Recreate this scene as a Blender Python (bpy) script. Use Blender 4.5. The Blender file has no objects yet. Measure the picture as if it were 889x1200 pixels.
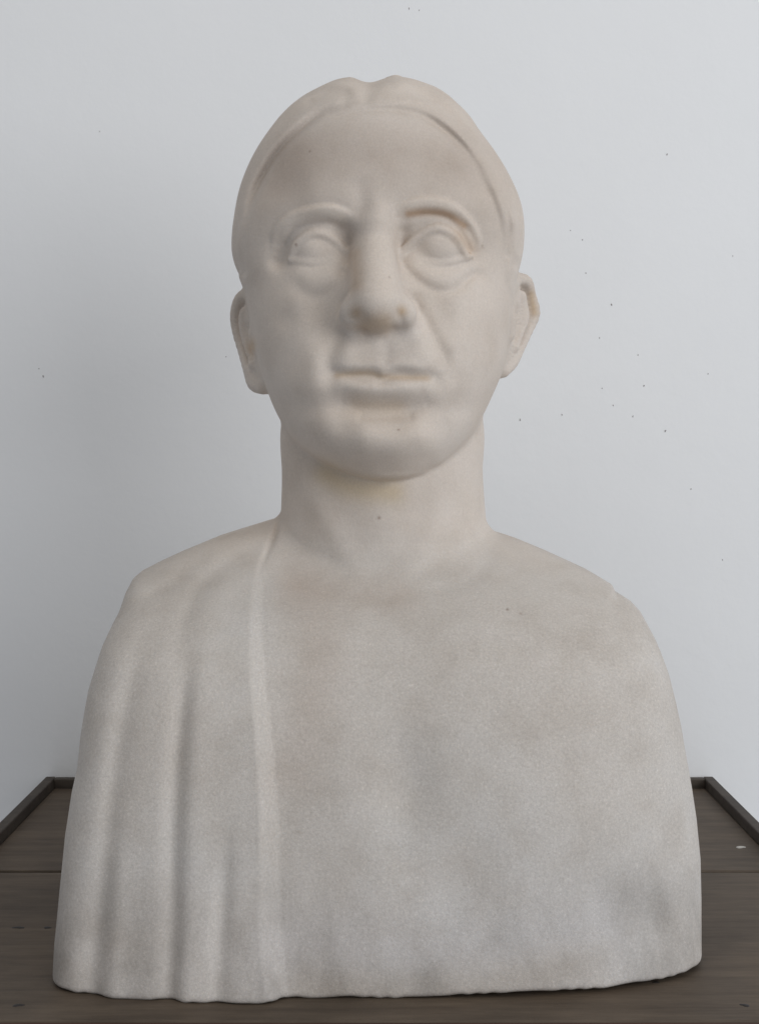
import bpy, math
import numpy as np
from mathutils import Vector

# ------------------------------------------------------------------ camera
scene = bpy.context.scene
FPX, HCAM, U0, VH = 1675.0, 0.2608, 444.5, 525.0     # focal length (px of the 1200 px tall photo), eye height over the table, vanishing point
cam_d = bpy.data.cameras.new('camera'); cam = bpy.data.objects.new('camera', cam_d)
scene.collection.objects.link(cam); scene.camera = cam
cam_d.sensor_width = 36.0; cam_d.lens = 36.0 * FPX / 1200.0
cam_d.shift_y = -75.0 / 1200.0
cam_d.clip_start = 0.02; cam_d.clip_end = 50.0
cam.location = (0, 0, HCAM); cam.rotation_euler = (math.radians(90), 0, 0)

# ------------------------------------------------------------------ world, lamps, exposure (indoors, diffuse window light)
world = bpy.data.worlds.new('World'); scene.world = world; world.use_nodes = True
wb = world.node_tree.nodes['Background']
wb.inputs['Color'].default_value = (0.84, 0.90, 1.0, 1); wb.inputs['Strength'].default_value = 0.355

def area(name, loc, target, sx, sy, power, col):
    d = bpy.data.lights.new(name, 'AREA'); d.shape = 'RECTANGLE'; d.size = sx; d.size_y = sy
    d.energy = power; d.color = col
    o = bpy.data.objects.new(name, d); scene.collection.objects.link(o)
    o.location = loc
    o.rotation_euler = (Vector(target) - Vector(loc)).to_track_quat('-Z', 'Y').to_euler()
    return o
area('window_light', (1.65, -0.85, 0.80), (0, 0.9, 0.25), 1.9, 1.5, 37.0, (0.94, 0.965, 1.0))
area('ceiling_bounce_light', (-0.3, -0.3, 1.9), (0, 0.9, 0.35), 1.8, 1.4, 8.0, (1.0, 0.91, 0.78))
vs = scene.view_settings
vs.view_transform = 'Standard'; vs.look = 'None'; vs.exposure = 0.0; vs.gamma = 1.0
scene.render.engine = 'CYCLES'

# ------------------------------------------------------------------ helpers
def P(u, v, y):
    """photo measurement (u, v) of a thing y metres away -> place in the room"""
    return np.array([(u - U0) * y / FPX, y, HCAM - (v - VH) * y / FPX])
def XZ(pts, y):
    a = np.array([[p[0], p[1]] for p in pts], float)
    return np.stack([(a[:, 0] - U0) * y / FPX, HCAM - (a[:, 1] - VH) * y / FPX], 1)
def smin(a, b, k):
    h = np.clip(0.5 + 0.5 * (b - a) / k, 0, 1)
    return b + (a - b) * h - k * h * (1 - h)
def smax(a, b, k): return -smin(-a, -b, k)
def sstep(a, b, x):
    t = np.clip((x - a) / (b - a), 0, 1); return t * t * (3 - 2 * t)
def smooth_curve(t, f, n=400):
    """smooth 1-D curve through measured points (monotone t): cubic Hermite, Catmull-Rom tangents"""
    o = np.argsort(t); t = np.asarray(t, float)[o]; f = np.asarray(f, float)[o]
    m = np.gradient(f, t)
    def ev(x):
        x = np.clip(x, t[0], t[-1]); i = np.clip(np.searchsorted(t, x) - 1, 0, len(t) - 2)
        h = t[i + 1] - t[i]; s = (x - t[i]) / h
        return ((1 + 2*s)*(1-s)**2*f[i] + s*(1-s)**2*h*m[i] + s*s*(3-2*s)*f[i+1] + s*s*(s-1)*h*m[i+1])
    g = np.linspace(t[0], t[-1], n); vals = ev(g)
    return lambda x: np.interp(x, g, vals)
def poly_sdf(x, z, V):
    """signed distance to a closed polygon in the x-z plane"""
    d = np.full(x.shape, 1e9); s = np.ones(x.shape)
    n = len(V)
    for i in range(n):
        a, b = V[i], V[i - 1]
        ex, ez = b - a; wx, wz = x - a[0], z - a[1]
        t = np.clip((wx*ex + wz*ez) / (ex*ex + ez*ez), 0, 1)
        d = np.minimum(d, (wx - ex*t)**2 + (wz - ez*t)**2)
        c1 = z >= a[1]; c2 = z < b[1]; c3 = ex*wz > ez*wx
        s = np.where((c1 & c2 & c3) | (~c1 & ~c2 & ~c3), -s, s)
    return s * np.sqrt(d)
def resample(pts, n):
    """smooth polyline through control points (Catmull-Rom)"""
    p = np.asarray(pts, float)
    if len(p) == 2: return p
    q = np.vstack([2*p[0]-p[1], p, 2*p[-1]-p[-2]]); out = []
    for i in range(1, len(q) - 2):
        for s in np.linspace(0, 1, n, endpoint=False):
            a, b, c, d = q[i-1], q[i], q[i+1], q[i+2]
            out.append(0.5*((2*b)+(-a+c)*s+(2*a-5*b+4*c-d)*s*s+(-a+3*b-3*c+d)*s**3))
    out.append(p[-1]); return np.array(out)

class Stroke:
    """a chisel stroke across the front of the stone: dent (a>0) or ridge (a<0) along a measured line.
    pts: (u, v[, amount factor[, width factor]]); side: 0 both sides, +1/-1 only to that side (soft step)"""
    def __init__(s, pts, r, a, y=0.735, side=0, n=5, ymax=0.80, flat=False):
        s.flat = flat
        p = [tuple(q) + (1.0,) * (4 - len(q)) for q in pts]
        if len(p) == 1: p = [p[0], (p[0][0] + .01, p[0][1]) + p[0][2:]]
        c = resample(p, n)
        xz = XZ(c, y); s.L = np.column_stack([xz, c[:, 2], c[:, 3]])
        s.r, s.a, s.side, s.ymax = r / 1000., a / 1000., side, ymax
        m = 2.6 * s.r * c[:, 3].max()
        s.bb = (xz[:, 0].min()-m, xz[:, 0].max()+m, xz[:, 1].min()-m, xz[:, 1].max()+m)
    def apply(s, p, d):
        x, y, z = p[:, 0], p[:, 1], p[:, 2]
        k = np.nonzero((x > s.bb[0]) & (x < s.bb[1]) & (z > s.bb[2]) & (z < s.bb[3]) & (y < s.ymax))[0]
        if not len(k): return
        xs, zs = x[k], z[k]
        best = np.full(len(k), 1e9); amt = np.zeros(len(k)); wid = np.ones(len(k)); sg = np.zeros(len(k))
        for i in range(len(s.L) - 1):
            A, B = s.L[i], s.L[i+1]
            ex, ez = B[0]-A[0], B[1]-A[1]; wx, wz = xs-A[0], zs-A[1]
            t = np.clip((wx*ex+wz*ez)/(ex*ex+ez*ez+1e-18), 0, 1)
            q = (wx-ex*t)**2+(wz-ez*t)**2
            m = q < best
            best = np.where(m, q, best); amt = np.where(m, A[2]+(B[2]-A[2])*t, amt)
            wid = np.where(m, A[3]+(B[3]-A[3])*t, wid)
            if s.side: sg = np.where(m, np.sign(ex*wz-ez*wx), sg)
        rr = s.r * wid
        f = np.exp(-(best / (rr*rr))**(2.2 if s.flat else 1.0))
        if s.side: f = f * sstep(-0.28, 0.28, np.sqrt(best) * sg * s.side / rr)
        d[k] += s.a * amt * f * sstep(0, 0.012, s.ymax - y[k])

def ellipsoid(p, c, r, rz=0., rx=0., ry=0.):
    q = p - np.asarray(c)
    if rz or rx or ry:
        from mathutils import Euler
        M = np.array(Euler((rx, ry, rz)).to_matrix()); q = q @ M      # world -> local
    r = np.asarray(r); k0 = np.sqrt(((q/r)**2).sum(1)); k1 = np.sqrt(((q/(r*r))**2).sum(1)) + 1e-9
    return k0*(k0-1)/k1
def tube(p, pts):
    """round-cone chain; pts: rows x, y, z, radius"""
    d = np.full(len(p), 1e9)
    for A, B in zip(pts[:-1], pts[1:]):
        e = B[:3]-A[:3]; w = p-A[:3]
        t = np.clip((w @ e)/(e @ e), 0, 1)
        d = np.minimum(d, np.sqrt(((w-t[:, None]*e)**2).sum(1)) - (A[3]+(B[3]-A[3])*t))
    return d
def TP(pts, n=4):
    """tube points from (u, v, y, r mm)"""
    return resample([np.append(P(a, b, c), r/1000.) for a, b, c, r in pts], n)

# ------------------------------------------------------------------ the head: measured outline and profile
YS = 0.80
outline = [(90,408,468),(94,392,490),(100,377,509),(110,357,525),(122,342,537),(136,329,550),(155,316,562),(187,298,584),
  (215,287,599),(245,278,610),(275,273,613),(300,273,611),(322,279,606),(340,286,602),(380,295,598),(430,305,589),
  (463,315,577),(485,323,568),(507,336,556),(530,357,538),(548,384,516),(560,415,490),(566,446,462)]
zz = [HCAM-(v-VH)*YS/FPX if v < 500 else HCAM-(v-VH)*0.755/FPX for v, a, b in outline]
yq = [YS if v < 440 else (YS-(v-440)/100.*0.045 if v < 540 else 0.755) for v, a, b in outline]
f_xl = smooth_curve(zz, [(a-U0)*y/FPX for (v, a, b), y in zip(outline, yq)])
f_xr = smooth_curve(zz, [(b-U0)*y/FPX for (v, a, b), y in zip(outline, yq)])
front = [(90,.795),(95,.778),(104,.762),(116,.752),(131,.7445),(150,.738),(175,.7335),(205,.7305),(235,.7295),(258,.733),(280,.737),
  (310,.738),(345,.736),(380,.734),(410,.7315),(432,.7305),(452,.7310),(478,.7350),(495,.7330),(515,.7325),(535,.7365),(552,.7450),(563,.756),(568,.770)]
f_yf = smooth_curve([HCAM-(v-VH)*y/FPX for v, y in front], [y for v, y in front])
back = [(86,.812),(95,.845),(115,.875),(150,.893),(200,.905),(300,.910),(370,.902),(430,.885),(500,.855),(570,.83)]
f_yb = smooth_curve([HCAM-(v-VH)*.8/FPX for v, y in back], [y for v, y in back])
ZTOP, ZCHIN = zz[0] + 0.0005, zz[-1] - 0.001

# face region inside the hairline
hairline = [(283,330),(288,300),(291,270),(300,238),(313,212),(331,183),(358,155),(392,136),(432,129),(478,130),(512,141),
            (538,163),(560,195),(579,228),(592,262),(597,295),(600,330),(640,420),(640,600),(250,600),(250,420)]
HL = XZ(resample(hairline, 3), 0.752)
NOSE, EYES = {}, {}
S = Stroke
strokes = [
  # hair: parting, two combed lobes, side waves, crease along the hairline
  S([(430,131,.5,.7),(431,118,.8),(432,106,1.1,1.2),(433,88,1.5,1.5),(433,78,1.5,1.5)], 5.5, 3.6, y=.78, ymax=.87),
  S([(396,100),(401,92)], 9, -3.2, y=.79, ymax=.87), S([(470,97),(474,90)], 9, -3.0, y=.79, ymax=.87),
  S([(288,255,.15),(296,232,.6),(308,207,.9),(326,180),(350,157),(375,139,.8),(402,131,.3)], 3.2, 4.8, y=.765, ymax=.84), S([(276,240,.2),(287,210,.8),(306,176),(330,146),(352,126,.6)], 4.5, -1.8, y=.785, ymax=.86),
  S([(388,133,.5),(430,129,1),(470,128,1.2),(495,133,1.2),(520,150,1.2),(545,172,.9),(565,197,.6),(577,215,.3)], 2.2, 1.3, y=.750),
  S([(366,112,.5),(385,106),(403,109),(412,122,.5)], 5, 2.8, y=.765, ymax=.85), S([(362,108,.6),(384,97),(407,101),(416,116,.6)], 3.6, -.8, y=.77, ymax=.85),
  S([(458,120,.5),(478,119),(500,123),(524,139),(550,168,.5),(570,196,.2)], 3.8, -1.8, y=.757),
  S([(476,109,.5),(505,116),(526,134),(545,156,.4)], 4.0, 1.5, y=.765), S([(455,104,.5),(480,98),(510,106),(540,140),(560,170,.5)], 5, -1.8, y=.775, ymax=.85),
  S([(300,245,.1),(292,268,.8),(288,290),(287,320)], 2.6, 1.0, y=.78, ymax=.83), S([(290,245,.1),(283,268,.8),(279,290),(281,318)], 2.2, .8, y=.79, ymax=.83),
  S([(590,225,.4),(601,252),(605,285),(602,312,.5)], 2.2, 1.2, y=.785, ymax=.84), S([(583,235,.4),(592,262),(594,300,.6)], 2.2, 1.0, y=.775, ymax=.83),
  S([(598,262),(602,300)], 2.4, -.7, y=.785, ymax=.84), S([(566,200),(586,236),(598,262)], 4, -.9, y=.77, ymax=.83),
  # forehead
  S([(422,222,.6),(426,245)], 5, 1.6), S([(372,215),(420,205),(480,205),(530,212)], 10, -1.4), S([(440,170)], 16, -0.8), S([(330,215)], 14, 1.4), S([(555,215)], 12, 1.2),
  S([(441,264),(442,252)], 7.5, -2.6), 
  # brows: broad worn ridges with a cut line below
  S([(319,288,.1,.7),(324,270,.6),(335,257,.95),(352,251),(380,248),(397,251,.8),(411,258,.15)], 3.9, -2.3, y=.731, flat=True),
  S([(464,250,.2),(478,244,.8),(492,239),(510,238),(530,243),(545,254),(556,269,.8),(563,288,.1,.7)], 4.0, -2.5, y=.731, flat=True),
  S([(330,275,.3),(342,264,.7),(358,258),(376,257),(392,261,1.0),(405,267,1.2),(413,277,1.0)], 2.6, 1.2, y=.735),
  S([(466,256,.8),(482,251),(502,248.5),(520,250),(536,255),(548,265),(557,278,.5)], 2.2, 1.6, y=.735),
  # sockets
  S([(350,288),(392,288)], 13, 1.4, y=.74), S([(490,282),(535,283)], 13, 1.8, y=.74),
  S([(400,272,.7),(409,284,1.2),(410,298,1.1),(404,314,.5)], 5.2, 4.8, y=.74), S([(470,274,.8),(470,288,1.1),(468,300,.7)], 4.4, 3.8, y=.74),
  S([(327,303,1),(330,288,.8)], 5.5, 3.6, y=.745), S([(562,297,.6)], 6, 1.2, y=.745),
  # bags under the eyes and the line below them
  S([(352,318,.8),(366,324),(384,322),(396,312,.6)], 7.0, -2.2, y=.74), S([(490,314,.7),(504,322),(522,323),(538,316,.7)], 7.0, -2.6, y=.74),
  S([(344,330,.5),(354,341),(370,346),(388,340),(404,322,.8)], 3.6, .8, y=.738), S([(467,304,1),(480,320),(495,332),(510,339,.8),(525,340,.8),(540,334,1.2),(550,323,1.6),(558,318,1.2),(570,318,.5)], 2.6, 1.3, y=.738),
  # cheeks
  S([(340,365)], 17, -2.6), S([(545,358)], 17, -2.6), S([(333,370)], 7, 1.6), S([(375,362),(386,388)], 9, 2.4), S([(505,350),(524,385)], 8, 1.6),
  S([(348,450),(370,490)], 17, -1.6), S([(545,440),(530,480)], 18, -1.6), S([(366,420),(372,470),(392,500)], 8, -1.3), S([(515,470)], 9, -1.6),
  S([(335,420)], 12, .8),
  # nose-to-mouth folds
  S([(487,352,.5),(496,372),(506,394),(519,418,.8),(523,434,.2)], 4.2, 2.8), S([(494,400,1),(488,420,.6)], 6.5, -1.4), S([(532,396)], 10, -2.0),
  S([(402,385,.6),(394,402),(386,420,.9),(383,438,.4)], 4.4, 2.4), S([(405,410)], 7, -1.2),
  S([(404,350,.5),(401,360),(401,374,.8)], 2.2, 1.6), S([(473,340,.5),(480,347,.8),(489,357),(490,371,.6)], 2.2, 1.2),
  # muzzle, philtrum, mouth
  S([(408,424),(450,426),(494,424)], 11, -2.4), S([(450,394,.8),(453,410),(453,424,.7)], 3.4, .8),
  S([(400,432,.3),(418,429,.9),(438,427),(450,431,.8),(464,427),(485,430,.9),(498,437,.3)], 2.6, -.7),
  S([(391,436,.5),(410,440),(435,441,1.1),(448,445,.9),(464,440,1),(482,441),(498,440,.8),(508,441,.4)], 2.9, 2.4),
  S([(402,453,.4),(422,457),(448,459),(475,458),(494,455,.4)], 5.0, -2.7), S([(391,442)], 5, 1.0), S([(510,447)], 5, 1.2),
  S([(404,476,.4),(425,482),(450,484),(478,482),(496,475,.4)], 4.6, 2.5), S([(424,489),(450,490),(480,488)], 2.0, .8),
  # chin
  S([(432,512),(462,516),(488,510)], 11, -3.8), S([(398,498)], 8, 1.2), S([(510,498)], 8, 1.2), S([(420,545),(462,548),(500,542)], 5, .9), 
]
# nose, eyeballs and lids, ears as solid forms
nose = [TP([(441,262,.7365,7.4),(440,284,.7360,6.6),(440,305,.7303,6.8),(440,325,.7233,8.0),(441,342,.7178,9.8),(442,353,.7160,10.8)]),
        TP([(436,290,.7430,8.8),(437,325,.7370,12.6),(440,352,.7345,15.8)]),
        TP([(442,356,.7175,10.0),(444,368,.7235,7.5),(448,384,.734,4.5)])]
wings = [TP([(434,358,.7190,7.4),(424,361,.7212,7.2),(414,366,.7250,7.2),(411,376,.733,5.8)]), TP([(450,358,.7190,7.4),(462,361,.7215,7.4),(471,366,.7248,7.2),(474,376,.733,5.8)])]
nostrils = [S([(411,372,.8),(418,372,1.1),(426,376,.8)], 2.2, 1.2, y=.722), S([(465,368,.8),(469,374,1.1),(473,382,.8)], 2.0, .5, y=.722)]
balls = [(P(372,292,.7540), .0146), (P(512,288,.7533), .0151)]
lid_up = [TP([(341,303,.7482,1.6),(349,286,.7442,2.3),(370,273.5,.7407,2.6),(391,281,.7420,2.4),(407,302,.7462,1.7)]),
          TP([(470,300,.7445,1.7),(485,281,.7416,2.3),(510,268,.7396,2.7),(531,277,.7415,2.6),(545,299,.7468,1.9)])]
lid_lo = [TP([(341,305,.7485,1.4),(356,307,.7445,1.8),(372,308,.7432,1.9),(390,306,.7448,1.8),(406,303,.7490,1.2)]),
          TP([(470,300,.7475,1.3),(488,306,.7445,1.8),(508,308.5,.7430,2.0),(530,306,.7445,1.8),(552,300,.7500,1.3)])]
def ear(L):
    if L:
        rim = [(303,352,.803,2.8),(292,345,.812,3.4),(282,351,.821,3.6),(277,368,.828,3.4),(279,388,.829,3.2),(286,412,.823,3.2),(293,434,.815,3.8),(299,449,.811,4.6),(308,453,.806,4.4)]
        base = [(302,358),(301,366),(301,374),(301,382),(302,392),(304,404),(307,418),(310,432),(313,444)]
    else:
        rim = [(596,336,.803,2.8),(606,328,.812,3.4),(616,331,.822,3.6),(620.5,346,.829,3.2),(625.5,367,.831,3.2),(617,388,.827,3.0),(607,409,.820,3.2),(599,424,.814,3.8),(589,434,.807,4.0)]
        base = [(594,342),(595,348),(596,356),(596,366),(595,376),(593,388),(591,402),(588,416),(584,430)]
    R = TP(rim, 3); B = TP([(a, b, .802, 2.6) for a, b in base], 3); n = len(R)
    nv = np.array([-.88 if L else .81, -.45 if L else -.58, 0])
    at = lambda i, t, off, r: np.append(R[i, :3]*t+B[i, :3]*(1-t)+nv*off/1000., r/1000.)
    web = [np.array([np.append(B[i, :3], .0026), np.append(R[i, :3], .0026)]) for i in range(1, n)]
    groove = np.array([at(i, .76, 2.2, 2.9+.5*math.sin(math.pi*(i-4)/12)) for i in range(4, 18)])
    anti = np.array([at(i, .52, 1.6, 2.5) for i in range(7, 19)])
    concha = np.array([at(i, .24, 5.0, 4.2) for i in range(11, 17)])
    tragus = np.array([at(i, .0, 1.2, 3.4) for i in range(12, 17)]) - np.array([0, .004, 0, 0])
    return dict(rim=R, web=web, groove=groove, anti=anti, concha=concha, tragus=tragus, c=(R[:, :3].mean(0)+B[:, :3].mean(0))/2)
ears = [ear(True), ear(False)]

# ------------------------------------------------------------------ the chest block: measured outline
TO = [(326,608),(300,616),(250,632),(200,653),(170,667),(161,675),(155,690),(150,711),(136,745),(119,795),(106,850),(96,895),(86,925),(78,975),(71,1045),(66,1100),(64.5,1140),
      (64.5,1240),(820,1240),(820,1100),(819.5,1050),(817,1000),(810,950),(803,915),(795,880),(785,835),(771,780),(757,742),(742,711),(733,701),(724,695),(716,692),(713,683),(700,675),(650,652),(612,636),(575,624),(445,600)]
def tdepth(v, left): return float(np.interp(v, [600, 720, 850, 925, 1140, 1240], [.815, .787, .748, .722, .706, .704] if left else [.815, .79, .77, .757, .725, .72]))
TPOLY = np.array([P(u, v, tdepth(v, u < U0))[[0, 2]] for u, v in TO])
f_chest = smooth_curve([-.02, 0, .03, .07, .105, .135, .158, .174, .188, .200, .215, .24],
                       [.675, .676, .682, .688, .693, .700, .712, .730, .752, .772, .796, .83])
EDGE = [(328,590),(324,620),(312,645),(306,668),(301,695),(303,730),(309,790),(315,850),(318,900),(320,950),(320,1000),(319,1050),(321,1100),(326,1150),(328,1230)]
f_edge = smooth_curve([HCAM-(v-VH)*np.interp(v, [600,700,1180], [.80,.745,.68])/FPX for u, v in EDGE],
                      [(u-U0)*np.interp(v, [600,700,1180], [.80,.745,.68])/FPX for u, v in EDGE])
FY = .70
folds = [
  S([(302,690,.7),(304,740),(310,800),(314,860),(316,940),(315,1040),(318,1180)], 6, -.4, y=.69, ymax=.84),
  S([(222,760,.2),(214,830,.9),(210,900),(208,980),(209,1060),(206,1180,1.1)], 5.0, 2.9, y=FY, ymax=.84),
  S([(236,820,.5),(231,900),(230,980),(229,1060),(226,1180)], 8, -1.0, y=FY, ymax=.84),
  S([(160,760,.3),(146,840,.8),(138,920),(132,1000),(126,1080),(121,1180,1.2)], 5.5, 1.7, y=.71, ymax=.84),
  S([(150,1000,.4),(147,1080,.9),(142,1180)], 6, -1.4, y=.71, ymax=.84),
  S([(268,960,.2),(264,1030,.9),(262,1090,.9),(258,1180,.5)], 4.5, 1.6, y=.69, ymax=.84), 
  S([(290,1000,.3),(288,1090,1),(290,1180,1)], 8, -1.2, y=.69, ymax=.84),
  S([(312,640,.8),(272,657),(240,683,.9),(228,720,.5),(226,780,.1)], 5, 2.4, y=.77, ymax=.85),
  S([(300,668,.3),(262,690),(246,730,.8),(240,800,.3)], 8, -1.4, y=.75, ymax=.85),
  S([(236,660,.7),(200,684),(172,700),(150,708,1)], 4.5, 1.9, y=.785, ymax=.86), 
  S([(200,670),(168,684)], 6, -1.2, y=.79, ymax=.86),
  S([(185,720,.3),(172,800,.9),(165,900,.4)], 7, 1.0, y=.75, ymax=.86),
  # bare chest
  S([(470,890,.6),(476,930),(470,990,.5)], 14, 3.6, y=.69), S([(470,760,.3),(466,830,.6),(470,890,.8)], 20, 1.3, y=.69),
  S([(480,930,.6),(530,1000,.8),(600,1040),(690,1045,.7)], 24, 1.4, y=.69), S([(610,890)], 55, -4.0, y=.69), S([(400,900)], 34, -2.4, y=.69),
  S([(520,760,.5),(590,720),(680,705,.8)], 10, -1.0, y=.73), S([(410,745,.5),(370,730)], 12, -.8, y=.73), S([(445,718)], 12, 1.6, y=.74),
  S([(600,680),(660,688),(700,700,.5)], 8, .9, y=.76, ymax=.84),
]
after_neck = [S([(325,614,.3),(320,630,1.2),(313,650,1),(308,668,.3)], 1.7, 2.0, y=.79, ymax=.87), S([(330,672,.4),(360,686),(450,697),(540,684),(578,660,.5)], 4.2, 2.0, y=.76, ymax=.83)]
def head_mask(p):
    return (p[:, 2] > 0.185) & (np.abs(p[:, 0]) < 0.11)

def hair_sd(p):
    """> 0 in the hair, < 0 on the face"""
    d = poly_sdf(p[:, 0], p[:, 2], HL)
    side = (p[:, 1] - 0.797)
    return np.maximum(d, side)

def head_sdf(p):
    x, y, z = p.T
    zc = np.clip(z, ZCHIN, ZTOP)
    xl, xr, yf, yb = f_xl(zc), f_xr(zc), f_yf(zc), f_yb(zc)
    cx, hw = (xl+xr)/2, np.maximum((xr-xl)/2, .001)
    y0 = np.where(z > .40, .80 + (z-.40)*0.12, .80)
    hd = np.maximum(np.where(y < y0, y0-yf, yb-y0), .001)
    n = np.where(y < y0, np.interp(z, [.30, .37, .42, .46], [2.35, 2.3, 2.05, 1.9]), 2.1)
    e = ((np.abs(x-cx)/hw)**n + (np.abs(y-y0)/hd)**n)**(1/n)
    d = (e-1)*np.minimum(hw, hd)
    d = smax(d, z-ZTOP, .004); d = smax(d, ZCHIN-z, .006)
    # forehead set back under the hair
    near = np.abs(d) < 0.03
    k = np.nonzero(near & (z > .30))[0]
    if len(k):
        h = hair_sd(p[k])
        fade = sstep(.31, .40, z[k])
        d[k] += (0.0004+.0020*sstep(-.045, .02, p[k, 0]))*(1-sstep(-.0028, .0022, h))*fade
    return d

def sdf(p, detail=True):
    x, y, z = p.T
    # chest block
    t = poly_sdf(x, z, TPOLY)
    xe = f_edge(z)
    zc = np.clip(z, -.02, .24)
    yf = f_chest(zc)
    q = np.clip(np.abs(x-.002)/.165, 0, 1.3)
    right = np.where(x > 0, .040*q**3.6, .020*q**3.6)
    yf = yf + right + np.where(z > .15, (z-.15)*.25*q, 0)
    dw = np.interp(z, [0, .10, .17], [.0062, .0050, .0038]); drape = sstep(-1, 1, (xe-x)/dw)
    yf = yf - drape*np.interp(z, [0, .16, .19, .22], [.0072, .0060, .0036, .001])
    fd = (yf-y)/1.12
    for s in folds: s_apply(s, p, fd)
    b = y - (.872 + .004*np.sin(x*30))
    d = smax(t, fd, np.interp(z, [0, .15, .2], [.015, .024, .015])); d = smax(d, b, .02)
    d = smax(d, -z + .0002 + .0017*sstep(0, .07, x) + .0003*np.sin(x*97+2.3*np.sin(x*41+1)+y*40) + .0002*np.sin(x*480+3*np.sin(x*133)+y*230), .0028)
    # neck
    k = np.nonzero((z > .12) & (np.abs(x) < .13))[0]
    pk = p[k]; xk, yk, zk = pk.T
    cx = .0008 - (zk-.2)*.0; 
    rl = np.interp(zk, [.17, .19, .205, .22, .25, .30], [.074, .067, .0605, .0572, .0560, .056])
    rr = np.interp(zk, [.17, .19, .205, .22, .25, .30], [.078, .070, .0630, .0600, .0575, .057])
    rx = np.where(xk < cx, rl, rr); ry = np.interp(zk, [.16, .185, .21, .30], [.064, .060, .054, .050])
    cy = .820 - (zk-.2)*.05
    e = np.sqrt(((xk-cx)/rx)**2+((yk-cy)/ry)**2); nd = (e-1)*np.minimum(rx, ry)
    # throat and neck cords
    nd -= .0022*np.exp(-((xk-.004)/.016)**2)*np.exp(-((zk-.222)/.016)**2)*(yk < cy)
    cord = np.exp(-((xk-(.012+(zk-.19)*.62))/.009)**2)*(yk < cy); nd -= .0014*cord
    cord = np.exp(-((xk-(-.010-(zk-.19)*.62))/.009)**2)*(yk < cy); nd -= .0012*cord
    nd = smax(nd, zk-.33, .01)
    d[k] = smin(d[k], nd, .008)
    for s in after_neck: s_apply(s, p, d)
    # head
    k = np.nonzero(head_mask(p))[0]
    if len(k):
        pk = p[k]; h = head_sdf(pk)
        j = np.nonzero(np.abs(h) < .05)[0]
        if detail and len(j):
            pj = pk[j]; hj = h[j].copy()
            for s in strokes: s_apply(s, pj, hj)
            # eyes
            for (c, r), up, lo in zip(balls, lid_up, lid_lo):
                m = np.nonzero((np.abs(pj[:, 0]-c[0]) < .03) & (np.abs(pj[:, 2]-c[2]) < .025) & (pj[:, 1] < .78))[0]
                if len(m):
                    pm = pj[m]; a = hj[m]
                    a = smin(a, np.sqrt(((pm-c)**2).sum(1))-r, .0030)
                    a = smin(a, tube(pm, up), .0020); a = smin(a, tube(pm, lo), .0022)
                    hj[m] = a
            # nose
            m = np.nonzero((np.abs(pj[:, 0]) < .045) & (pj[:, 2] > .29) & (pj[:, 2] < .40) & (pj[:, 1] < .77))[0]
            if len(m):
                pm = pj[m]; a = smin(smin(tube(pm, nose[0]), tube(pm, nose[1]), .013), tube(pm, nose[2]), .005)
                a = smin(a, tube(pm, wings[0]), .0042); a = smin(a, tube(pm, wings[1]), .0042)
                hj[m] = smin(hj[m], a, .0085)
            for s in nostrils: s_apply(s, pj, hj)
            h[j] = hj
        for E in ears:
            m = np.nonzero(((pk-E['c'])**2).sum(1) < .06**2)[0]
            if not len(m): continue
            pm = pk[m]
            a = np.full(len(pm), 1e9)
            for w in E['web']: a = np.minimum(a, tube(pm, w))
            a = smin(a, tube(pm, E['anti']), .003)
            a = smax(a, -tube(pm, E['groove']), .0025); a = smax(a, -tube(pm, E['concha']), .004)
            a = smin(a, tube(pm, E['rim']), .0025); a = smin(a, tube(pm, E['tragus']), .004)
            h[m] = smin(h[m], a, .0045)
        d[k] = smin(d[k], h, .0045)
    return d
def s_apply(s, p, d): s.apply(p, d)

# ------------------------------------------------------------------ stone surface from the solid (surface nets), then refined
LO = np.array([-.185, .650, -.012]); HI = np.array([.190, .925, .484]); H = .0022
N = np.ceil((HI-LO)/H).astype(int)+1
ax = [LO[i]+H*np.arange(N[i]) for i in range(3)]
def grid_eval():
    st = 4
    ca = [a[::st] for a in ax]
    G = np.stack(np.meshgrid(*ca, indexing='ij'), -1).reshape(-1, 3)
    C = sdf(G).reshape([len(a) for a in ca])
    near = np.abs(C) < .024
    F = np.repeat(np.repeat(np.repeat(C, st, 0), st, 1), st, 2)[:N[0], :N[1], :N[2]].copy()
    M = np.zeros(C.shape, bool)                       # a block is refined when any of its corners is near the surface
    for i in (0, 1):
        for j in (0, 1):
            for k in (0, 1):
                M[:C.shape[0]-i or None, :C.shape[1]-j or None, :C.shape[2]-k or None] |= near[i:, j:, k:]
    M = np.repeat(np.repeat(np.repeat(M, st, 0), st, 1), st, 2)[:N[0], :N[1], :N[2]]
    I = np.argwhere(M); pts = LO+H*I
    F[M] = np.concatenate([sdf(c) for c in np.array_split(pts, max(1, len(pts)//250000))])
    return F
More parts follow.
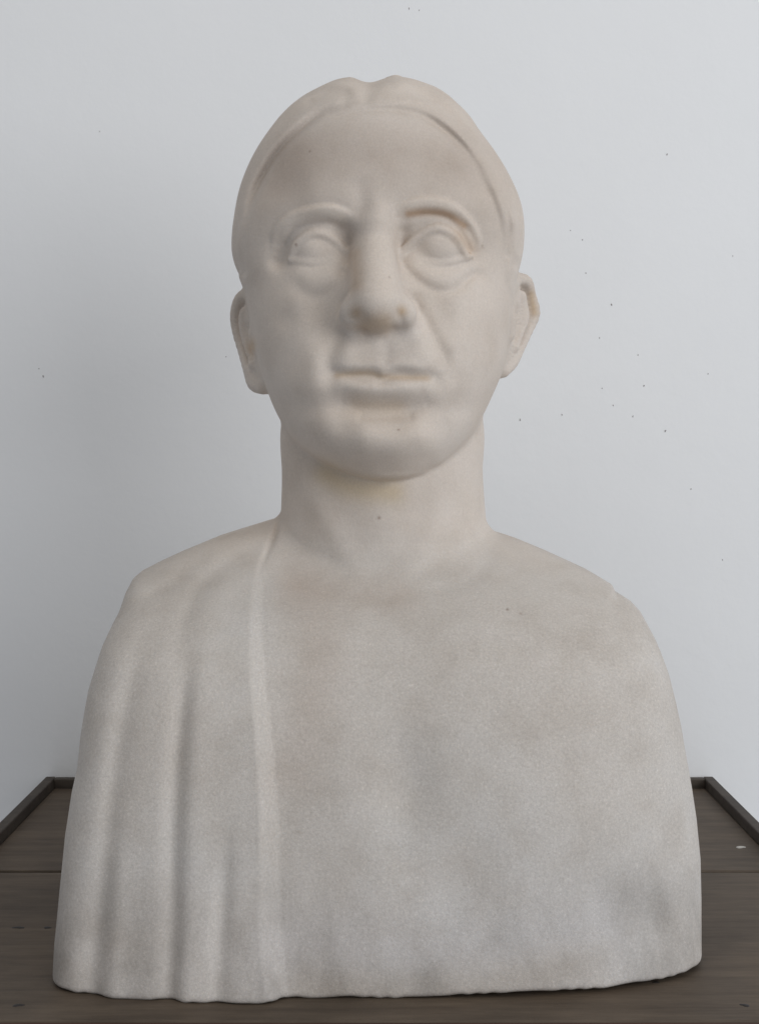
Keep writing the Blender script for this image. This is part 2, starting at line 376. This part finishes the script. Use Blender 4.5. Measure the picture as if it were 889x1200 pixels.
def surface_nets(F):
    s = F < 0
    nx, ny, nz = F.shape
    cnt = np.zeros((nx-1, ny-1, nz-1), np.int8)
    co = [(i, j, k) for i in (0, 1) for j in (0, 1) for k in (0, 1)]
    sl = lambda A, c: A[c[0]:nx-1+c[0], c[1]:ny-1+c[1], c[2]:nz-1+c[2]]
    for c in co: cnt += sl(s, c)
    act = (cnt > 0) & (cnt < 8); A = np.argwhere(act)
    idx = np.full(act.shape, -1, np.int64); idx[act] = np.arange(len(A))
    pos = np.zeros((len(A), 3)); w = np.zeros(len(A))
    for a in co:
        for axis in range(3):
            if a[axis]: continue
            b = list(a); b[axis] = 1; b = tuple(b)
            fa, fb = F[tuple((A+a).T)], F[tuple((A+b).T)]
            m = (fa < 0) != (fb < 0); t = np.where(m, fa/np.where(m, fa-fb, 1), 0)
            q = np.array(a, float)[None, :]+np.eye(3)[axis]*t[:, None]
            pos += q*m[:, None]; w += m
    V = LO+H*(A+pos/w[:, None])
    Q = []
    for axis in range(3):
        o1, o2 = (axis+1) % 3, (axis+2) % 3
        a = np.take(s, range(F.shape[axis]-1), axis); b = np.take(s, range(1, F.shape[axis]), axis)
        E = np.argwhere(a != b); E = E[(E[:, o1] > 0) & (E[:, o2] > 0) & (E[:, o1] < F.shape[o1]-1) & (E[:, o2] < F.shape[o2]-1)]
        e1 = np.eye(3, dtype=int)[o1]; e2 = np.eye(3, dtype=int)[o2]
        c = [idx[tuple((E-d).T)] for d in (0*e1, e1, e1+e2, e2)]
        q = np.stack(c, 1); inside = s[tuple(E.T)]
        q[~inside] = q[~inside][:, ::-1]; Q.append(q)
    return V, np.vstack(Q)
def gradient(p, e=.0004):
    # tetrahedral differences
    K = np.array([[1,-1,-1],[-1,-1,1],[-1,1,-1],[1,1,1]], float)
    g = sum(k[None, :]*sdf(p+k*e)[:, None] for k in K)/(4*e)
    return g
def project(V, n):
    for _ in range(n):
        g = gradient(V); f = sdf(V)
        gg = (g*g).sum(1)+1e-6
        step = f/gg
        L = np.sqrt(gg)*np.abs(step); step *= np.minimum(1, .0022/np.maximum(L, 1e-9))
        V = V-g*step[:, None]
    return V
def subdivide(V, Q):
    n = len(V)
    e = np.sort(np.vstack([Q[:, [0, 1]], Q[:, [1, 2]], Q[:, [2, 3]], Q[:, [3, 0]]]), 1)
    key = e[:, 0]*n+e[:, 1]; u, inv = np.unique(key, return_inverse=True)
    em = (V[u//n]+V[u % n])/2; fm = V[Q].mean(1); m = len(Q)
    E = [n+inv[i*m:(i+1)*m] for i in range(4)]; Fi = n+len(u)+np.arange(m)
    Q2 = np.vstack([np.stack([Q[:, 0], E[0], Fi, E[3]], 1), np.stack([Q[:, 1], E[1], Fi, E[0]], 1),
                    np.stack([Q[:, 2], E[2], Fi, E[1]], 1), np.stack([Q[:, 3], E[3], Fi, E[2]], 1)])
    return np.vstack([V, em, fm]), Q2
def relax(V, Q, n):
    for _ in range(n):
        acc = np.zeros_like(V); w = np.zeros(len(V))
        for a, b in ((0, 1), (1, 2), (2, 3), (3, 0)):
            np.add.at(acc, Q[:, a], V[Q[:, b]]); np.add.at(acc, Q[:, b], V[Q[:, a]])
            np.add.at(w, Q[:, a], 1); np.add.at(w, Q[:, b], 1)
        V = V*.5+.5*acc/w[:, None]
    return V
V, Q = surface_nets(grid_eval())
V = relax(V, Q, 1); V = project(V, 2)
V, Q = subdivide(V, Q); V = project(V, 2)
NR = gradient(V); NR /= np.linalg.norm(NR, axis=1)[:, None]+1e-9
print('bust: %d vertices, %d quads' % (len(V), len(Q)))

# ------------------------------------------------------------------ materials
def material(name):
    m = bpy.data.materials.new(name); m.use_nodes = True
    nt = m.node_tree; b = nt.nodes['Principled BSDF']
    return m, nt, b
def node(nt, t, **kw):
    n = nt.nodes.new(t)
    for k, v in kw.items():
        if k in n.inputs: n.inputs[k].default_value = v
        else: setattr(n, k, v)
    return n
def noise(nt, vec, scale, detail=4, rough=.55):
    n = node(nt, 'ShaderNodeTexNoise'); n.inputs['Scale'].default_value = scale
    n.inputs['Detail'].default_value = detail; n.inputs['Roughness'].default_value = rough
    nt.links.new(vec, n.inputs['Vector']); return n.outputs['Fac']
def ramp(nt, fac, stops):
    r = node(nt, 'ShaderNodeValToRGB'); e = r.color_ramp.elements
    while len(e) < len(stops): e.new(.5)
    for i, (p, c) in enumerate(stops): e[i].position = p; e[i].color = (*c, 1)
    nt.links.new(fac, r.inputs['Fac']); return r.outputs['Color']
def mix(nt, a, b, fac, mode='MIX'):
    n = node(nt, 'ShaderNodeMix', data_type='RGBA', blend_type=mode)
    for s, i in ((a, 6), (b, 7)):
        if isinstance(s, tuple): n.inputs[i].default_value = (*s, 1)
        else: nt.links.new(s, n.inputs[i])
    if isinstance(fac, (int, float)): n.inputs[0].default_value = fac
    else: nt.links.new(fac, n.inputs[0])
    return n.outputs[2]
def bump(nt, h, strength, dist, prev=None):
    n = node(nt, 'ShaderNodeBump'); n.inputs['Strength'].default_value = strength; n.inputs['Distance'].default_value = dist
    nt.links.new(h, n.inputs['Height'])
    if prev is not None: nt.links.new(prev, n.inputs['Normal'])
    return n.outputs['Normal']

def stone_material():
    m, nt, b = material('weathered_marble')
    co = node(nt, 'ShaderNodeTexCoord').outputs['Object']
    big = noise(nt, co, 11, 3); mid = noise(nt, co, 45, 5, .6); fine = noise(nt, co, 780, 4, .85); grit = noise(nt, co, 2200, 2, .6)
    base = ramp(nt, big, [(.30, (.535, .475, .415)), (.52, (.580, .525, .467)), (.72, (.595, .550, .500))])
    base = mix(nt, base, ramp(nt, mid, [(.30, (.88, .865, .85)), (.5, (1, 1, 1)), (.7, (1.05, 1.05, 1.06))]), .55, 'MULTIPLY')
    at = node(nt, 'ShaderNodeAttribute', attribute_name='stain_and_shading')
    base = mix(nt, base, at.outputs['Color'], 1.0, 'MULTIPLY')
    sx = node(nt, 'ShaderNodeSeparateXYZ'); nt.links.new(co, sx.inputs[0])
    mr = node(nt, 'ShaderNodeMapRange'); nt.links.new(sx.outputs['Z'], mr.inputs['Value'])
    for k, v in (('From Min', .085), ('From Max', .015), ('To Min', 0.), ('To Max', 1.)): mr.inputs[k].default_value = v
    gn = node(nt, 'ShaderNodeMapping'); gn.inputs['Scale'].default_value = (1, 1, .45); nt.links.new(co, gn.inputs['Vector'])
    gr = ramp(nt, noise(nt, gn.outputs[0], 30, 6, .62), [(.36, (.74, .74, .745)), (.52, (.95, .955, .97)), (.66, (1.06, 1.07, 1.09))])
    base = mix(nt, base, mix(nt, (1, 1, 1), gr, mr.outputs[0]), 1.0, 'MULTIPLY')
    rg = node(nt, 'ShaderNodeAttribute', attribute_name='roughness_of_finish')
    g = ramp(nt, fine, [(.28, (.80, .79, .785)), (.5, (.98, .98, .98)), (.62, (1.08, 1.08, 1.08)), (.72, (1.34, 1.34, 1.36))])
    base = mix(nt, base, mix(nt, (1, 1, 1), g, rg.outputs['Fac']), 1.0, 'MULTIPLY')
    nt.links.new(base, b.inputs['Base Color'])
    b.inputs['Roughness'].default_value = .72
    b.inputs['Specular IOR Level'].default_value = .25
    b.inputs['Subsurface Weight'].default_value = .10
    b.inputs['Subsurface Radius'].default_value = (1.0, .75, .55); b.inputs['Subsurface Scale'].default_value = .0015
    n1 = bump(nt, fine, .30, .0007); n2 = bump(nt, grit, .15, .0004, n1); n3 = bump(nt, mid, .12, .0015, n2)
    nt.links.new(n3, b.inputs['Normal'])
    return m
M_STONE = stone_material()

# stone stains and finish per vertex, with some light and shade painted in
def stain_shading_layers(V):
    col = np.ones((len(V), 3)); 
    def blot(pts, r, c, y=.735, amt=1.0, ymax=.80):
        xz = XZ(resample([(a, b) for a, b in pts], 4) if len(pts) > 2 else np.array(pts, float), y)
        best = np.full(len(V), 1e9)
        for A, B in zip(xz[:-1] if len(xz) > 1 else xz, xz[1:] if len(xz) > 1 else xz+1e-6):
            e = B-A; wx, wz = V[:, 0]-A[0], V[:, 2]-A[1]
            t = np.clip((wx*e[0]+wz*e[1])/(e@e+1e-18), 0, 1)
            best = np.minimum(best, (wx-e[0]*t)**2+(wz-e[1]*t)**2)
        f = amt*np.exp(-best/(r/1000.)**2)*(V[:, 1] < ymax)
        col[:] *= 1-f[:, None]*(1-np.array(c))
    brown = (.88, .79, .68)
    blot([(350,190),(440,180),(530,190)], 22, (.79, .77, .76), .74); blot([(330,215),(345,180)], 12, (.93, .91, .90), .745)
    blot([(324,268),(335,257),(352,250),(380,247),(400,251)], 3.0, (1.08, 1.08, 1.07), .731); blot([(470,247),(492,238),(510,237),(530,242),(545,253),(557,270)], 3.0, (1.12, 1.12, 1.11), .731)  # brow crests: chalky rough stone, plus light on the ridges painted in
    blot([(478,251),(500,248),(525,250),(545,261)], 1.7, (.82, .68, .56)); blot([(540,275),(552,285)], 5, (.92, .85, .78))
    blot([(418,371)], 3.4, brown); blot([(470,369)], 2.6, (.86, .74, .60)); blot([(430,384),(450,382)], 5, (.88, .80, .70))  # nostrils and nose underside: brown stain plus painted-in shade
    blot([(622,345),(626,366)], 2.6, (.85, .75, .62), .825, 1, .86); blot([(297,408)], 4, (.92, .83, .72), .81, 1, .86)
    blot([(415,300),(418,340)], 4, (.93, .86, .79)); blot([(395,440),(430,438),(450,442),(500,443)], 1.8, (.84, .76, .66))  # left nose flank: shade painted in; mouth line browned
    blot([(380,556),(410,572),(460,578)], 7, (.94, .88, .74), .75); blot([(420,475),(465,478)], 5, (.94, .90, .84))  # yellow stain under the chin; shadow below the lower lip painted in
    blot([(345,700),(375,780),(345,900)], 14, (.95, .92, .90), .70); blot([(340,690),(470,700)], 9, (.94, .91, .89), .745)  # shade painted into the recess by the drape edge and the neck-base crease
    blot([(765,1147),(776,1144)], 2.2, (1.25, 1.25, 1.25), .70)
    blot([(340,1100),(520,1110),(700,1090)], 20, (.955, .965, .99), .69); blot([(735,1045),(780,1060)], 12, (.80, .79, .78), .70)  # bluish band near the base; lower-right shadow painted in
    blot([(360,1150),(560,1145),(700,1120)], 8, (.92, .90, .87), .685)
    for u, v, r in ((444,608,.9),(346,285,1.0),(568,283,.8),(456,331,.6),(364,181,.7),(592,711,.8),(607,715,.7),(467,504,.5),(357,938,.7)):
        blot([(u, v)], r*.75, (.48, .40, .36), .75 if v > 560 or v < 200 else .735)
    body = 1-sstep(.185, .225, V[:, 2])
    col *= 1-body[:, None]*(1-np.array([.925, .94, .955]))
    col *= 1+((1-body)*.04)[:, None]*np.array([1, .2, -.4])
    return np.clip(col, 0, 1.25)
STAIN_SHADING = stain_shading_layers(V)
FIN = np.interp(V[:, 2], [.17, .215], [1.0, .5])

# ------------------------------------------------------------------ split the one stone into its carved parts
FC = V[Q].mean(1)
drape = (FC[:, 0] < f_edge(FC[:, 2])) & (FC[:, 2] < .232)
hz = hair_sd(FC)
in_ear = np.zeros(len(FC), bool)
for E in ears:
    in_ear |= (((FC-E['c'])/np.array([.026, .024, .036]))**2).sum(1) < 1
hair = (hz > -.0004) & (FC[:, 2] > np.where(FC[:, 1] < .80, .345, .345-(FC[:, 1]-.80)*1.1)) & ~in_ear & ~drape
brow = np.zeros(len(FC), int)
for i, L in enumerate(([(322,272),(331,258),(352,247),(380,245),(400,251),(412,261)], [(466,249),(482,240),(502,234),(522,237),(541,245),(555,259),(564,275)])):
    xz = XZ(resample(L, 4), .735); best = np.full(len(FC), 1e9)
    for A, B in zip(xz[:-1], xz[1:]):
        e = B-A; wx, wz = FC[:, 0]-A[0], FC[:, 2]-A[1]; t = np.clip((wx*e[0]+wz*e[1])/(e@e), 0, 1)
        best = np.minimum(best, (wx-e[0]*t)**2+(wz-e[1]*t)**2)
    brow[(best < .0036**2) & (FC[:, 1] < .78)] = i+1
part = np.zeros(len(FC), int); part[drape] = 1; part[hair] = 2; part[(brow > 0) & ~hair] = 2+brow[(brow > 0) & ~hair]

bust = bpy.data.objects.new('marble_bust', None); scene.collection.objects.link(bust)
bust.location = (0, .78, 0); bust.empty_display_size = .1
bust['label'] = 'weathered pale marble bust of a man with parted hair and a draped shoulder'
bust['category'] = 'bust'
def part_mesh(name, pid, label=None):
    q = Q[part == pid]; u, inv = np.unique(q, return_inverse=True); q = inv.reshape(-1, 4)
    me = bpy.data.meshes.new(name)
    vv = V[u]-np.array(bust.location)
    me.from_pydata(vv.tolist(), [], q.tolist()); 
    a = me.attributes.new('stain_and_shading', 'FLOAT_COLOR', 'POINT'); a.data.foreach_set('color', np.column_stack([STAIN_SHADING[u], np.ones(len(u))]).astype(np.float32).ravel())
    a = me.attributes.new('roughness_of_finish', 'FLOAT', 'POINT'); a.data.foreach_set('value', FIN[u].astype(np.float32))
    me.polygons.foreach_set('use_smooth', [True]*len(me.polygons))
    me.normals_split_custom_set_from_vertices(NR[u].tolist())
    me.materials.append(M_STONE); me.update()
    o = bpy.data.objects.new(name, me); scene.collection.objects.link(o); o.parent = bust
    if label: o['label'] = label
    return o
part_mesh('figure', 0)
part_mesh('drapery', 1, 'carved cloth hanging in soft vertical folds')
part_mesh('hair', 2, 'smooth carved hair combed to both sides of a parting')
part_mesh('eyebrow', 3); part_mesh('eyebrow', 4)

# ------------------------------------------------------------------ table
TW, TF, TB, SEAM = .2570, .650, 1.103, .8806
def wood_material(name, c0, c1, sx=1.0):
    m, nt, b = material(name)
    tc = node(nt, 'ShaderNodeTexCoord').outputs['Object']
    mp = node(nt, 'ShaderNodeMapping'); mp.inputs['Scale'].default_value = (sx*1.0, 9, 9); nt.links.new(tc, mp.inputs['Vector'])
    g = noise(nt, mp.outputs[0], 14, 8, .65); fine = noise(nt, mp.outputs[0], 60, 4, .7); blot = noise(nt, tc, 14, 5, .6)
    col = ramp(nt, g, [(.3, c0), (.65, c1)])
    col = mix(nt, col, ramp(nt, blot, [(.3, (.62, .62, .62)), (.55, (1, 1, 1)), (.75, (1.25, 1.22, 1.15))]), .8, 'MULTIPLY')
    col = mix(nt, col, ramp(nt, fine, [(.35, (.86, .86, .86)), (.6, (1.06, 1.06, 1.06))]), .5, 'MULTIPLY')
    nt.links.new(col, b.inputs['Base Color']); b.inputs['Roughness'].default_value = .62; b.inputs['Specular IOR Level'].default_value = .3
    nt.links.new(bump(nt, fine, .25, .0006, bump(nt, g, .2, .001)), b.inputs['Normal'])
    return m
M_WOOD = wood_material('dark_waxed_wood', (.070, .051, .036), (.118, .089, .063))
M_RIM = wood_material('dark_edge_wood', (.045, .036, .029), (.085, .068, .054))
M_RED = wood_material('red_brown_edge', (.060, .018, .013), (.095, .030, .020))
def flat(name, c, r=.6):
    m, nt, b = material(name); b.inputs['Base Color'].default_value = (*c, 1); b.inputs['Roughness'].default_value = r; return m
M_KNOT = flat('dark_knot', (.014, .010, .008)); M_CHIP = flat('pale_paint_chip', (.50, .48, .44)); M_SPECK = flat('brown_fly_speck', (.30, .28, .27))

import bmesh
def box(name, x0, x1, y0, y1, z0, z1, mat, parent, bev=.0015):
    me = bpy.data.meshes.new(name); bm = bmesh.new(); bmesh.ops.create_cube(bm, size=1)
    c = Vector(((x0+x1)/2, (y0+y1)/2, (z0+z1)/2))
    for v in bm.verts: v.co = Vector((v.co.x*(x1-x0), v.co.y*(y1-y0), v.co.z*(z1-z0)))
    if bev: bmesh.ops.bevel(bm, geom=bm.edges[:], offset=bev, segments=2, affect='EDGES', profile=.5)
    bm.to_mesh(me); bm.free(); me.materials.append(mat)
    o = bpy.data.objects.new(name, me); scene.collection.objects.link(o)
    o.location = c - (parent.location if parent else Vector()); o.parent = parent
    return o
def blob(name, loc, rx, ry, rz, mat, parent, axis='z', seed=0):
    """small irregular flattened lump"""
    rng = np.random.default_rng(seed); me = bpy.data.meshes.new(name); bm = bmesh.new()
    bmesh.ops.create_icosphere(bm, subdivisions=2, radius=1)
    for v in bm.verts:
        a = math.atan2(v.co.y, v.co.x) if axis == 'z' else math.atan2(v.co.z, v.co.x)
        k = 1+.22*math.sin(2*a+seed)+.15*math.sin(3*a+2*seed)
        v.co = Vector((v.co.x*rx*(k if 1 else 1), v.co.y*ry*(k if axis == 'z' else 1), v.co.z*rz*(k if axis == 'y' else 1)))
    bm.to_mesh(me); bm.free(); me.materials.append(mat)
    for p in me.polygons: p.use_smooth = True
    o = bpy.data.objects.new(name, me); scene.collection.objects.link(o); o.parent = parent
    o.location = Vector(loc) - (parent.location if parent else Vector()); return o
table = bpy.data.objects.new('wooden_table', None); scene.collection.objects.link(table)
table.location = (0, (TF+TB)/2, -.03); table['label'] = 'small dark wooden table with raised rim carrying the bust'; table['category'] = 'table'
T = .022
pl = [box('plank', -TW+.0078, TW-.0078, TF+.0008, SEAM-.0019, -T, 0, M_WOOD, table, .0010), box('plank', -TW+.0078, TW-.0078, SEAM+.0019, TB-.0078, -T, 0, M_WOOD, table, .0010)]
box('edge_strip', -TW+.0078, TW-.0078, TF-.006, TF+.0003, -T-.002, -.0006, M_RED, table, .0008)
for s in (-1, 1):
    box('rim', min(s*TW, s*(TW-.0076)), max(s*TW, s*(TW-.0076)), TF-.006, TB, -T-.004, .0074, M_RIM, table, .0009)
box('rim', -TW+.0074, TW-.0074, TB-.0076, TB, -T-.004, .0070, M_RIM, table, .0009)
for x, y, sx, sy, sd in ((22,1178,8,3.2,1),(22,1087,9,2.6,2),(872,1178,7,3.0,3),(56,1087,7,2.2,4),(768,1151,7,1.6,5)):
    yy = HCAM*FPX/(y-VH); p = P(x, y, yy)
    blob('knot', (p[0], p[1], -.0006), sx*yy/FPX, sy*2.2*yy/FPX, .0010, M_KNOT, pl[0] if False else table, 'z', sd)
yy = HCAM*FPX/(993-VH); p = P(867, 993, yy)
blob('paint_chip', (p[0], p[1], -.0002), 5.5*yy/FPX, 4.5*yy/FPX, .0010, M_CHIP, table, 'z', 7)

# ------------------------------------------------------------------ wall
def wall_material():
    m, nt, b = material('white_plaster')
    co = node(nt, 'ShaderNodeTexCoord').outputs['Object']
    a = noise(nt, co, 3, 4); f = noise(nt, co, 160, 4, .6); g = noise(nt, co, 34, 4, .55)
    col = ramp(nt, a, [(.3, (.785, .785, .78)), (.7, (.815, .815, .81))])
    nt.links.new(col, b.inputs['Base Color']); b.inputs['Roughness'].default_value = .8; b.inputs['Specular IOR Level'].default_value = .2
    nt.links.new(bump(nt, f, .10, .0012, bump(nt, g, .10, .004)), b.inputs['Normal'])
    return m
YW = TB+.004
wall = box('wall', -1.6, 1.6, YW, YW+.12, -.8, 1.6, wall_material(), None, 0)
wall['kind'] = 'structure'; wall['label'] = 'plain white plastered wall behind the bust'; wall['category'] = 'wall'
for i, (u, v, s) in enumerate(((781,181,1.6),(668,270,1),(682,281,1.3),(716,357,1.8),(702,396,1.2),(747,416,1.2),(829,438,1.2),(754,452,1.6),(705,455,1.1),(718,475,1.3),
        (658,486,1.4),(609,492,1.7),(741,488,1.4),(779,505,1.9),(809,573,1.3),(46,432,1.1),(51,441,1.8),(479,10,1.5),(491,12,1.1),(117,154,1.0),(265,418,1.0),(686,320,1.2),(846,656,1.2),(858,300,1.0))):
    p = P(u, v, YW)
    blob('fly_speck', p, .50*s/FPX*YW, .0004, .75*s/FPX*YW, M_SPECK, wall, 'y', i)
